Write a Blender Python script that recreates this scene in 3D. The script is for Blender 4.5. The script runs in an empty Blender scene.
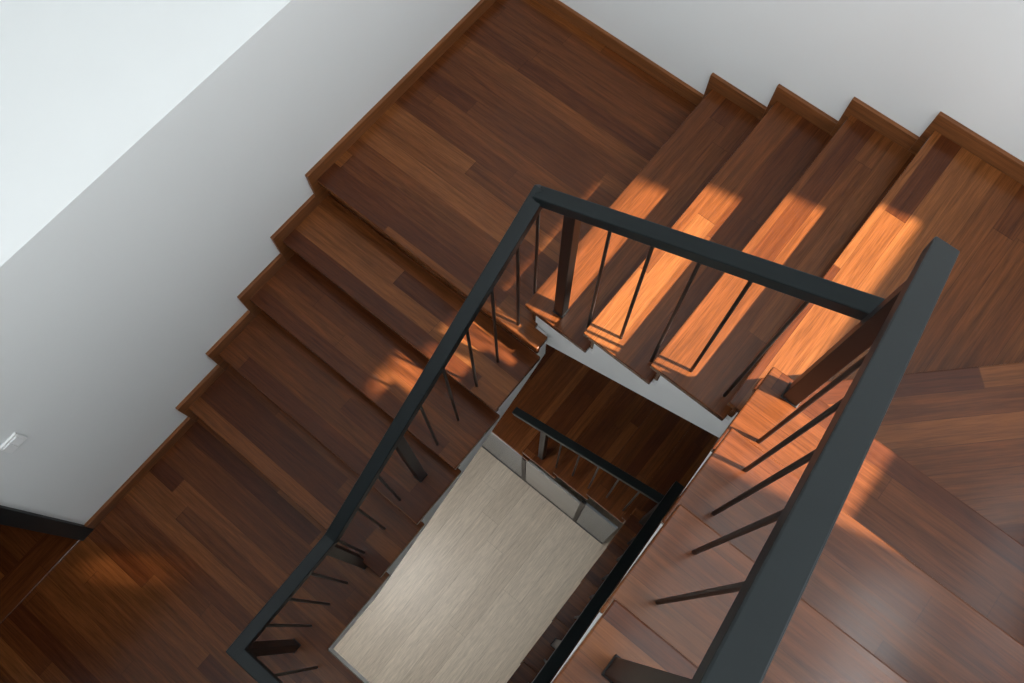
import bpy, math, random, bmesh
from mathutils import Vector, Matrix
random.seed(7)
sc=bpy.context.scene
# ------------------------------------------------------------------ constants
r=0.175; g=0.295; bh=0.08
L=1.457; W=1.333; LX=1.20; W2=1.3825
XU=2.115; Y6=-1.33; XE=3.55; YB=-4.7
HR=0.863; XR=1.196; YR=-1.308; XB=2.21
YWELL=-3.06
ST=18*r
NL=5
ZL=-NL*r
ZF=-4.2
def zr(x): return r+(x-LX)*r/g+HR
def zl(y): return (y+L)*r/g+HR
def zu(y): return 6*r-(y-Y6)*r/g+HR

# ------------------------------------------------------------------ materials
def nodes(name):
    m=bpy.data.materials.new(name); m.use_nodes=True
    nt=m.node_tree; b=nt.nodes['Principled BSDF']
    return m,nt,b
def N(nt,t,**k):
    n=nt.nodes.new(t)
    for a,v in k.items(): setattr(n,a,v)
    return n
def math_(nt,op,a,b=None,c=None):
    n=N(nt,'ShaderNodeMath',operation=op)
    for i,v in enumerate((a,b,c)):
        if v is None: continue
        if isinstance(v,(int,float)): n.inputs[i].default_value=v
        else: nt.links.new(v,n.inputs[i])
    return n.outputs[0]
def ramp(nt,fac,stops):
    n=N(nt,'ShaderNodeValToRGB'); e=n.color_ramp.elements
    while len(e)<len(stops): e.new(0.5)
    for i,(p,c) in enumerate(stops):
        e[i].position=p; e[i].color=(*c,1)
    nt.links.new(fac,n.inputs[0]); return n.outputs[0]
def mixc(nt,mode,f,a,b):
    n=N(nt,'ShaderNodeMix',data_type='RGBA',blend_type=mode)
    if isinstance(f,(int,float)): n.inputs[0].default_value=f
    else: nt.links.new(f,n.inputs[0])
    for i,v in ((6,a),(7,b)):
        if isinstance(v,tuple): n.inputs[i].default_value=(*v,1)
        else: nt.links.new(v,n.inputs[i])
    return n.outputs[2]
def wood(name,stops,board=0.085,blen=0.9,rough=0.3,grain=(0.55,1.25),seam=0.35,spec=.4,coat=0):
    m,nt,b=nodes(name)
    uv=N(nt,'ShaderNodeTexCoord').outputs['UV']
    s=N(nt,'ShaderNodeSeparateXYZ'); nt.links.new(uv,s.inputs[0])
    u,v=s.outputs[0],s.outputs[1]
    vr=math_(nt,'DIVIDE',v,board); row=math_(nt,'FLOOR',vr); fv=math_(nt,'FRACT',vr)
    wn=N(nt,'ShaderNodeTexWhiteNoise',noise_dimensions='1D'); nt.links.new(row,wn.inputs['W'])
    ur=math_(nt,'ADD',math_(nt,'DIVIDE',u,blen),math_(nt,'MULTIPLY',wn.outputs[0],7.0))
    col=math_(nt,'FLOOR',ur); fu=math_(nt,'FRACT',ur)
    cb=N(nt,'ShaderNodeCombineXYZ'); nt.links.new(row,cb.inputs[0]); nt.links.new(col,cb.inputs[1])
    w2=N(nt,'ShaderNodeTexWhiteNoise',noise_dimensions='2D'); nt.links.new(cb.outputs[0],w2.inputs['Vector'])
    rnd=w2.outputs[0]
    base=ramp(nt,rnd,stops)
    gc=N(nt,'ShaderNodeCombineXYZ')
    nt.links.new(math_(nt,'MULTIPLY',u,1.6),gc.inputs[0])
    nt.links.new(math_(nt,'MULTIPLY',v,34.0),gc.inputs[1])
    nt.links.new(math_(nt,'MULTIPLY',rnd,37.0),gc.inputs[2])
    n1=N(nt,'ShaderNodeTexNoise'); n1.inputs['Scale'].default_value=1.6; n1.inputs['Detail'].default_value=6
    n1.inputs['Roughness'].default_value=.65; n1.inputs['Distortion'].default_value=.6
    nt.links.new(gc.outputs[0],n1.inputs['Vector'])
    gr=ramp(nt,n1.outputs[0],[(0.3,(grain[0],)*3),(0.72,(grain[1],)*3)])
    c=mixc(nt,'MULTIPLY',1.0,base,gr)
    gc2=N(nt,'ShaderNodeCombineXYZ')
    nt.links.new(math_(nt,'MULTIPLY',u,12.0),gc2.inputs[0]); nt.links.new(math_(nt,'MULTIPLY',v,260.0),gc2.inputs[1]); nt.links.new(rnd,gc2.inputs[2])
    n2=N(nt,'ShaderNodeTexNoise'); n2.inputs['Scale'].default_value=1.0; n2.inputs['Detail'].default_value=3
    nt.links.new(gc2.outputs[0],n2.inputs['Vector'])
    c=mixc(nt,'MULTIPLY',1.0,c,ramp(nt,n2.outputs[0],[(0.3,(.78,)*3),(0.6,(1.08,)*3)]))
    e1=math_(nt,'LESS_THAN',fv,0.022); e2=math_(nt,'LESS_THAN',fu,0.002)
    e=math_(nt,'MULTIPLY',math_(nt,'MAXIMUM',e1,e2),seam)
    c=mixc(nt,'MIX',e,c,tuple(x*.12 for x in stops[0][1]))
    nt.links.new(c,b.inputs['Base Color'])
    rr=N(nt,'ShaderNodeMapRange'); nt.links.new(n1.outputs[0],rr.inputs[0])
    rr.inputs[3].default_value=rough-.05; rr.inputs[4].default_value=rough+.12
    nt.links.new(rr.outputs[0],b.inputs['Roughness'])
    b.inputs['Specular IOR Level'].default_value=spec
    b.inputs['Coat Weight'].default_value=coat; b.inputs['Coat Roughness'].default_value=.12
    bp=N(nt,'ShaderNodeBump'); bp.inputs['Strength'].default_value=.12; bp.inputs['Distance'].default_value=.002
    nt.links.new(n2.outputs[0],bp.inputs['Height']); nt.links.new(bp.outputs[0],b.inputs['Normal'])
    return m
WOOD=wood('merbau_wood',[(0.0,(.062,.0152,.0042)),(0.3,(.094,.0255,.0066)),(0.75,(.124,.0370,.0095)),(1.0,(.175,.0580,.0155))],board=.085,blen=1.5,rough=.19,spec=.28,coat=.08)
TRIM=wood('merbau_trim',[(0.0,(.18,.062,.019)),(1.0,(.22,.080,.026))],board=.5,blen=2.5,seam=0,rough=.35,spec=.3)
PALE=wood('pale_floor_boards',[(0.0,(.56,.48,.385)),(0.5,(.62,.535,.435)),(1.0,(.67,.585,.48))],board=.19,blen=1.9,rough=.3,grain=(.78,1.07),seam=.25)
def plain(name,col,rough,spec=.5,noise=0.0,scale=4,metal=0):
    m,nt,b=nodes(name)
    tc=N(nt,'ShaderNodeTexCoord'); n=N(nt,'ShaderNodeTexNoise'); n.inputs['Scale'].default_value=scale; n.inputs['Detail'].default_value=4
    nt.links.new(tc.outputs['Object'],n.inputs['Vector'])
    a=tuple(x*(1-noise) for x in col); c=tuple(min(1,x*(1+noise)) for x in col)
    nt.links.new(ramp(nt,n.outputs[0],[(0.3,a),(0.7,c)]),b.inputs['Base Color'])
    b.inputs['Roughness'].default_value=rough; b.inputs['Specular IOR Level'].default_value=spec; b.inputs['Metallic'].default_value=metal
    return m
WALL=plain('white_wall_paint',(.79,.81,.81),.75,.3,.012,1.5)
PLAST=plain('white_plaster',(.86,.87,.87),.7,.3,.01,5)
RAIL=plain('dark_painted_steel',(.007,.0105,.0115),.42,.22,.1,8)
ROD=plain('black_steel_rod',(.005,.0045,.0045),.4,.3,.1,8)
PLAS=plain('switch_plastic',(.88,.89,.89),.35,.5,.01,5)
GREY=plain('grey_lacquer_panel',(.13,.15,.165),.25,.5,.05,3)
LGREY=plain('light_lacquer_panel',(.30,.30,.29),.2,.5,.05,3)

# ------------------------------------------------------------------ mesh helper
class MB:
    def __init__(s): s.v=[];s.f=[];s.uv=[];s.m=[];s.mats=[]
    def mi(s,m):
        if m not in s.mats: s.mats.append(m)
        return s.mats.index(m)
    def solid(s,bot,top,m,gd=(1,0,0)):
        off=(random.uniform(0,50),random.uniform(0,50)); n=len(bot); i0=len(s.v); P=[Vector(p) for p in list(bot)+list(top)]
        s.v+=[tuple(p) for p in P]
        fs=[tuple(range(n,2*n)),tuple(range(n-1,-1,-1))]+[(i,(i+1)%n,n+(i+1)%n,n+i) for i in range(n)]
        g0=Vector(gd).normalized()
        for f in fs:
            s.f.append(tuple(i0+i for i in f)); s.m.append(s.mi(m))
            nn=Vector((0,0,0))
            for i in range(len(f)): nn+=P[f[i]].cross(P[f[(i+1)%len(f)]])
            if nn.length>0: nn.normalize()
            ud=g0-nn*g0.dot(nn)
            if ud.length<.1:
                ud=Vector((0,0,1)) if abs(nn.z)<.9 else Vector((1,0,0)); ud-=nn*ud.dot(nn)
            ud.normalize(); vd=nn.cross(ud)
            s.uv.append([(P[i].dot(ud)+off[0],P[i].dot(vd)+off[1]) for i in f])
    def box(s,x0,x1,y0,y1,z0,z1,m,gd=(1,0,0)):
        p=[(x0,y0),(x1,y0),(x1,y1),(x0,y1)]
        s.solid([(a,b,z0) for a,b in p],[(a,b,z1) for a,b in p],m,gd)
    def prism(s,poly,z0,z1,m,gd=(1,0,0)):
        a=sum(poly[i][0]*poly[(i+1)%len(poly)][1]-poly[(i+1)%len(poly)][0]*poly[i][1] for i in range(len(poly)))
        if a<0: poly=poly[::-1]
        s.solid([(x,y,z0) for x,y in poly],[(x,y,z1) for x,y in poly],m,gd)
    def extr(s,prof,axis,c0,c1,m,gd=(1,0,0)):
        if axis=='y': A=[(h,c0,z) for h,z in prof];B=[(h,c1,z) for h,z in prof]
        else: A=[(c0,h,z) for h,z in prof];B=[(c1,h,z) for h,z in prof]
        s.solid(A,B,m,gd)
    def beam(s,a,b,w,h,m,e0=0,e1=0,ref=(0,0,1)):
        a=Vector(a);b=Vector(b);d=(b-a).normalized();a=a-d*e0;b=b+d*e1
        ref=Vector(ref); sd=d.cross(ref)
        if sd.length<1e-4: sd=d.cross(Vector((0,1,0)))
        sd.normalize(); up=sd.cross(d).normalized()
        q=[sd*(-w/2)-up*h/2,sd*(w/2)-up*h/2,sd*(w/2)+up*h/2,sd*(-w/2)+up*h/2]
        s.solid([a+k for k in q],[b+k for k in q],m,d)
    def rod(s,a,b,rad,m,n=10):
        a=Vector(a);b=Vector(b);d=(b-a).normalized();sd=d.orthogonal().normalized();up=d.cross(sd)
        q=[sd*math.cos(2*math.pi*i/n)*rad+up*math.sin(2*math.pi*i/n)*rad for i in range(n)]
        s.solid([a+k for k in q],[b+k for k in q],m,d)
    def build(s,name,bevel=0,seg=2):
        me=bpy.data.meshes.new(name); me.from_pydata(s.v,[],s.f)
        for m in s.mats: me.materials.append(m)
        ul=me.uv_layers.new(name='UVMap'); k=0
        for fi,p in enumerate(me.polygons):
            p.material_index=s.m[fi]
            for j in range(len(s.f[fi])): ul.data[k].uv=s.uv[fi][j]; k+=1
        bm=bmesh.new(); bm.from_mesh(me); bmesh.ops.recalc_face_normals(bm,faces=bm.faces); bm.to_mesh(me); bm.free()
        o=bpy.data.objects.new(name,me); sc.collection.objects.link(o)
        if bevel:
            b=o.modifiers.new('bevel','BEVEL'); b.width=bevel; b.segments=seg; b.limit_method='ANGLE'; b.angle_limit=math.radians(40)
        return o
def empty(name):
    e=bpy.data.objects.new(name,None); sc.collection.objects.link(e); return e
def par(o,p): o.parent=p; return o

TT=.035; OV=.028; IS=.02
X,Y=(1,0,0),(0,1,0)

def right_part(z0,root,lower=False):
    t=MB(); p=MB()
    for k in range(1,4):
        x0=LX+(k-1)*g; z=z0+k*r
        t.box(x0,x0+g+.03,-W2,0,z-TT,z,WOOD,Y)
        t.box(x0+OV,x0+OV+.02,-W2+IS,0,z-r,z-TT,WOOD,Y)
    x4=LX+3*g; z=z0+4*r
    c=(2.20,-1.275)
    t.box(x4+OV,x4+OV+.02,-W2+IS,0,z-r,z-TT,WOOD,Y)
    dx=-c[1]
    t.prism([(x4,-W2),(XU+.03,-W2),(c[0]+.03,c[1]-.03),(c[0]+dx+.03,0),(c[0]+dx,0),(x4,0)],z-TT,z,WOOD,Y)
    z=z0+5*r
    t.prism([c,(XU,Y6+.02),(XU,Y6-.03),(XE,Y6-.03),(XE,0),(c[0]+dx,0)],z-TT,z,WOOD,(1,1,0))
    o=.02
    t.prism([(c[0]+o,c[1]-o),(c[0]+dx+o,-o),(c[0]+dx+2*o,-2*o),(c[0]+2*o,c[1]-2*o)],z-r,z-TT,WOOD,(1,1,0))
    for k in range(6,13):
        y0=Y6-(k-6)*g; z=z0+k*r
        t.box(XU,XE,y0-g-.03,y0,z-TT,z,WOOD,X)
        t.box(XU+IS,XE,y0-OV-.02,y0-OV,z-r,z-TT,WOOD,X)
    y13=Y6-7*g
    t.box(XU+IS,XE,y13-OV-.02,y13-OV,z0+12*r,z0+13*r-.16,WOOD,X)
    par(t.build('treads',.005),root)
    D=.5; s=r/g
    top=[]
    for k in range(1,5):
        x=LX+(k-1)*g+OV+.02; top+=[(x,z0+(k-1)*r-TT),(x,z0+k*r-TT)]
    if not lower:
        low=[(XU+.25,z0+r+(XU+.25-LX)*s-D),(W-.3,z0-.32)]
        pts=[(W-.3,z0-TT)]+top+[(XU+.25,z0+4*r-TT)]+low
        p.extr(pts,'y',-W2+IS,-W2+IS+.10,PLAST)
        p.extr([(W-.3,z0-.32),(XU+.25,z0+r+(XU+.25-LX)*s-D),(XU+.25,z0+r+(XU+.25-LX)*s-D+.12),(W-.3,z0-.2)],'y',-W2+IS+.1,0,PLAST)
    top=[(-W2+IS,z0+5*r-TT),(Y6-OV-.02,z0+5*r-TT)]
    for k in range(6,13):
        y=Y6-(k-6)*g-OV-.02; top+=[(y,z0+k*r-TT)]
        if k<12: top+=[(y-g,z0+k*r-TT)]
    ye=Y6-7*g; top+=[(ye,z0+12*r-TT)]
    zb=lambda y:z0+6*r-(y-Y6)*s-D
    low=[(ye,zb(ye)),(-W2+IS,zb(-W2+IS))]
    p.extr(top+low,'x',XU+IS,XU+IS+.1,PLAST)
    p.extr([(ye,zb(ye)),(-.9,zb(-.9)),(-.9,zb(-.9)+.12),(ye,zb(ye)+.12)],'x',XU+IS+.1,XE,PLAST)
    par(p.build('plaster_string'),root)

# ------------------------------------------------------------------ upper staircase
st=empty('staircase')
t=MB(); p=MB()
t.prism([(0,0),(0,-L),(W,-L),(W,-W2),(LX+.06,-W2),(LX+.06,0)],-TT,0,WOOD,X)
for k in range(1,5):
    y0=-(L+(k-1)*g); z=-k*r
    t.box(0,W,y0-g,y0+.03,z-TT,z,WOOD,X)
for k in range(0,5):
    yn=-(L+k*g)
    t.box(0,W-IS,yn+OV,yn+OV+.02,-(k+1)*r,-k*r-TT,WOOD,X)
yn=-(L+4*g)
par(t.build('treads_left',.005),st)
t=MB()
t.prism([(0,yn+.03),(0,YB),(XE,YB),(XE,Y6-7*g),(XU,Y6-7*g),(XU,YWELL),(W,YWELL),(W,yn+.03)],ZL-TT,ZL,WOOD,X)
par(t.build('lower_landing',.004),st)
s=r/g; D=.5
pts=[(-W2+IS,-TT),(-L+OV+.02,-TT)]
for k in range(1,5):
    y=-(L+(k-1)*g)+OV+.02; pts+=[(y,-k*r-TT),(y-g,-k*r-TT)]
y5=-(L+4*g)+OV+.02
pts+=[(y5,ZL-TT),(YWELL-.1,ZL-TT),(YWELL-.1,ZL-.28),(-2.75,ZL-.28),(-1.5,-.42),(-W2+IS,-.32)]
p.extr(pts,'x',W-IS-.1,W-IS,PLAST)
p.extr([(-2.75,ZL-.28),(-1.38,-.40),(-1.38,-.28),(-2.75,ZL-.16)],'x',0,W-IS-.1,PLAST)
p.box(0,W-.2,-1.39,0,-.32,-TT,PLAST)
p.prism([(0,-2.75),(0,YB),(XE,YB),(XE,Y6-7*g-.01),(XU+IS,Y6-7*g-.01),(XU+IS,YWELL-IS),(W-IS-.1,YWELL-IS),(W-IS-.1,-2.75)],ZL-.28,ZL-TT,PLAST)
par(p.build('plaster_soffit'),st)
right_part(0,st)
t=MB(); yt=Y6-7*g
t.box(XU-.4,XE,YB,yt,13*r-TT,13*r,WOOD,X); t.box(XU-.38,XE,YB,yt-.03,13*r-.28,13*r-TT,PLAST,X)
par(t.build('upper_landing',.004),st)
# ------------------------------------------------------------------ lower staircase
st2=empty('staircase'); right_part(-ST,st2,True)
t=MB(); t.box(0,LX+.06,-W2,0,-ST-TT,-ST,WOOD,Y); par(t.build('entry_landing',.004),st2)

# ------------------------------------------------------------------ railing
RW,RH=.054,.046
def rails(z0,root,full):
    t=MB(); b=MB(); n=MB()
    hc=-RH/2
    def F(f,a): return f(a)+z0+hc
    C=Vector((XR,YR,z0+1.03+hc))
    xe=XB-.01; YN=-1.372
    t.beam(C,(xe,YR,F(zr,xe)),RW,RH,RAIL,.0 if full else .14,.03)
    if full:
        yb=-2.60; zb=ZL+.90+hc
        t.beam((XR,yb,zb+.03),C,RW,RH,RAIL,.01,RW/2)
        yc=-3.15
        t.beam((XR,yc,zb),(XR,yb,zb+.03),RW,RH,RAIL,RW/2,.01)
        t.beam((XR,yc,zb),(XB,yc,zb),RW,RH,RAIL,RW/2,.05)
    yt=Y6-6.6*g
    t.beam((XB,YR+.05,F(zu,YR+.05)),(XB,yt,F(zu,yt)),RW*1.1,RH,RAIL,.03,0)
    par(t.build('handrail',.004,2),root)
    rd=.0065
    def lev_r(x): return max(1,math.floor((x-LX)/g)+1)
    for x in (1.475,1.622,1.77,1.918,2.065):
        b.rod((x,YR,z0+lev_r(x)*r),(x,YR,F(zr,x)),rd,ROD)
    if full:
        b.rod((XR,YR,0),(XR,YR,C.z),rd,ROD)
        for i in range(9):
            y=-1.42-.1475*i
            if abs(y+2.157)<.02: continue
            k=0 if y>-L else math.floor((-y-L)/g)+1
            top=C.z+(zb+.03-C.z)*(y-C.y)/(yb-C.y)
            b.rod((XR,y,-k*r),(XR,y,top),rd,ROD)
        for y in (-2.77,-2.9,-3.03): b.rod((XR,y,ZL),(XR,y,zb),rd,ROD)
        for x in (1.35,1.5,1.65,1.8,1.95,2.1): b.rod((x,yc,ZL),(x,yc,zb),rd,ROD)
    for k in range(0,12):
        y=Y6-g*(.75+.5*k)
        if abs(y-(-2.33))<.09: continue
        lv=6+math.floor((Y6-y)/g)
        if lv>12: continue
        b.rod((XB,y,z0+lv*r),(XB,y,F(zu,y)),rd,ROD)
    par(b.build('balusters'),root)
    def post(x,y,za,zb_,w=.045,d=.045):
        n.box(x-w/2,x+w/2,y-d/2,y+d/2,za,zb_,ROD,(0,0,1))
        n.box(x-w/2-.004,x+w/2+.004,y-d/2-.004,y+d/2+.004,za,za+.005,ROD,(0,0,1))
    post(1.335,YR,z0+r,F(zr,1.335))
    post(XB,YN,z0+6*r,F(zu,YN),.05,.05)
    post(XB,-2.33,z0+9*r,F(zu,-2.33))
    if full:
        y=-2.157; post(XR,y,-3*r,C.z+(zb+.03-C.z)*(y-C.y)/(yb-C.y))
        post(XR,-2.645,ZL,zb); post(XR,yc,ZL,zb); post(XB-.05,yc,ZL,zb)
    par(n.build('newel_posts',.003),root)
rr=empty('stair_railing'); rails(0,rr,True)
rr2=empty('stair_railing'); rails(-ST,rr2,False)

# ------------------------------------------------------------------ baseboards
bt=.018
b=MB(); eL=.036
b.box(0,bt,-L-eL,-bt,-r,bh,TRIM,Y)
for k in range(1,5):
    y1=-(L+(k-1)*g)-eL; b.box(0,bt,y1-g,y1,-(k+1)*r,-k*r+bh,TRIM,Y)
y1=-(L+4*g)-eL; YD=-3.42
b.box(0,bt,YD,y1,ZL,ZL+bh,TRIM,Y)
b.build('baseboard_left',.002)
b=MB(); e=.027
b.box(0,LX-e,-bt,0,0,bh,TRIM,X)
for k in range(1,5):
    x0=LX+(k-1)*g-e
    x1=x0+g if k<4 else 3.45
    b.box(x0,x1,-bt,0,(k-1)*r,k*r+bh,TRIM,X)
b.build('baseboard_right',.002)

# ------------------------------------------------------------------ room shell
ZT=5.2; HW=.99
w=MB()
w.box(-.14,0,YD,.14,ZF,HW,WALL); w.box(-.14,0,YB-.14,-4.35,ZF,HW,WALL)
w.box(-.14,0,-4.35,YD,ZF,ZL-TT,WALL); w.box(-.14,0,-4.35,YD,HW-.04,HW,WALL)
w.box(-1.6,-.14,YB-.14,.14,HW-.14,HW,WALL)
w.box(-1.74,-1.6,YB-.14,.14,ZF,ZT,WALL)
w.build('wall_left')
w=MB(); w.box(-1.74,XE+.14,0,.14,ZF,ZT,WALL); w.build('wall_right')
w=MB(); w.box(-1.74,XE+.14,YB-.14,YB,ZF,ZT,WALL); w.build('wall_back')
wy0,wy1,wz0,wz1=-1.45,-.06,2.28,3.12
w=MB(); w.box(XE,XE+.06,YB,0,ZF,wz0,WALL); w.box(XE,XE+.06,YB,0,wz1,ZT,WALL)
w.box(XE,XE+.06,YB,wy0,wz0,wz1,WALL); w.box(XE,XE+.06,wy1,0,wz0,wz1,WALL); w.build('wall_front')
w=MB()
for a in ((wy0,wy0+.03),(wy1-.03,wy1)): w.box(XE+.01,XE+.05,a[0],a[1],wz0,wz1,RAIL)
for a in ((wz0,wz0+.03),(wz1-.03,wz1)): w.box(XE+.01,XE+.05,wy0,wy1,a[0],a[1],RAIL)
w.build('window_1')
w=MB(); w.box(-1.74,XE+.14,YB-.14,.14,ZT,ZT+.14,WALL); w.build('ceiling')
w=MB(); w.box(-1.74,XE+.14,YB-.14,.14,ZF-.1,ZF,PALE,Y); w.build('floor')
w=MB(); w.box(-1.6,0,YB,-2.9,ZL-.2,ZL,WOOD,X); w.build('floor_side_room')
d=MB()
d.box(-.15,.022,YD-.045,YD+.03,ZL,HW-.05,RAIL,(0,0,1)); d.box(-.15,.022,-4.38,-4.31,ZL,HW-.05,RAIL,(0,0,1)); d.box(-.15,.022,-4.38,YD+.03,HW-.12,HW-.05,RAIL,Y)
d.box(-.15,.01,-4.31,YD-.045,ZL,ZL+.012,WOOD,Y)
d.build('door_frame',.003)
s_=empty('light_switch')
q=MB(); q.box(0,.010,-3.165,-3.08,.16,.245,PLAS); par(q.build('plate',.003),s_)
q=MB(); q.box(.010,.015,-3.155,-3.125,.172,.233,PLAS); q.box(.010,.015,-3.12,-3.09,.172,.233,PLAS); par(q.build('rockers',.0015),s_)
# under-stair cabinet on the ground floor
cb=MB(); yc=-W2+IS
def ztop(x): return -ST-TT-.01 if x<LX+.05 else -ST+math.floor((x-LX-OV-.02)/g)*r-TT-.01
for i,(x0,x1,m) in enumerate(((.12,.60,GREY),(.62,1.20,GREY),(1.24,1.78,LGREY),(1.82,XU,GREY))):
    cb.box(x0,x1,yc-.02,yc,ZF+.05,ztop(x0),m,(0,0,1))
for x in (.61,1.22,1.80): cb.box(x-.02,x+.02,yc-.026,yc,ZF+.03,ztop(x),ROD,(0,0,1))
cb.box(.1,XU,yc-.024,yc,ZF,ZF+.05,ROD)
cb.build('understair_cabinet',.002)

# ------------------------------------------------------------------ lights
wd=bpy.data.worlds.new('world'); sc.world=wd; wd.use_nodes=True
bg=wd.node_tree.nodes['Background']; bg.inputs[0].default_value=(.87,.94,1,1); bg.inputs[1].default_value=4.5
def area(name,loc,size,sy,power,col,dirv):
    l=bpy.data.lights.new(name,'AREA'); l.shape='RECTANGLE'; l.size=size; l.size_y=sy; l.energy=power; l.color=col
    o=bpy.data.objects.new(name,l); o.location=loc; o.rotation_euler=Vector(dirv).to_track_quat('-Z','Y').to_euler(); sc.collection.objects.link(o); return o
area('ceiling_fill',(2.4,-1.5,5.1),1.8,2.2,33,(.98,.99,1),(0,0,-1))  # added overhead ambient fill; the ceiling has no opening here
area('back_wall_fill',(1.9,YB+.05,3.3),2.4,1.4,112,(.95,.98,1),(0,1,-.15))  # fill light added to brighten the walls; the back wall is solid
area('side_wall_fill',(XE-.04,-1.5,3.75),1.3,.8,34,(.95,.98,1),(-1,0,-.3))  # added soft fill above window_1 for the left wall, no second window
area('ground_floor_fill',(.5,-2.8,-1.4),.8,.8,30,(1,.98,.95),(0,0,-1))  # added fill to brighten the pale floor below, no fixture there
l=bpy.data.lights.new('doorway_sun_spot','SPOT'); l.energy=200; l.color=(1,.82,.6); l.spot_size=math.radians(6); l.spot_blend=.6; l.shadow_soft_size=.03  # unseen spot added to imitate a sun streak through the doorway
o=bpy.data.objects.new('doorway_sun_spot',l); o.location=(-1.0,-4.45,-.35); o.rotation_euler=(Vector((.30,-3.42,ZL))-Vector(o.location)).to_track_quat('-Z','Y').to_euler(); sc.collection.objects.link(o)
sl=bpy.data.lights.new('sun','SUN'); sl.energy=24; sl.color=(1,.90,.78); sl.angle=math.radians(1.2)
so=bpy.data.objects.new('sun',sl); so.rotation_euler=Vector((-1,-.22,-1.22)).to_track_quat('-Z','Y').to_euler(); sc.collection.objects.link(so)

# ------------------------------------------------------------------ camera
T,psi,rho=.3261,2.2801,-.026; f=847.6
Fv=Vector((math.sin(T)*math.cos(psi),math.sin(T)*math.sin(psi),-math.cos(T)))
R=Vector((math.sin(psi),-math.cos(psi),0)); U=R.cross(Fv)
R2=math.cos(rho)*R+math.sin(rho)*U; U2=-math.sin(rho)*R+math.cos(rho)*U
cam=bpy.data.cameras.new('camera'); co=bpy.data.objects.new('camera',cam); sc.collection.objects.link(co)
cam.sensor_width=36; cam.lens=f/1024*36; cam.clip_start=.02
M=Matrix((R2,U2,-Fv)).transposed().to_4x4(); M.translation=Vector((1.9932,-2.393,3.4903)); co.matrix_world=M
sc.camera=co
sc.view_settings.view_transform='Standard'
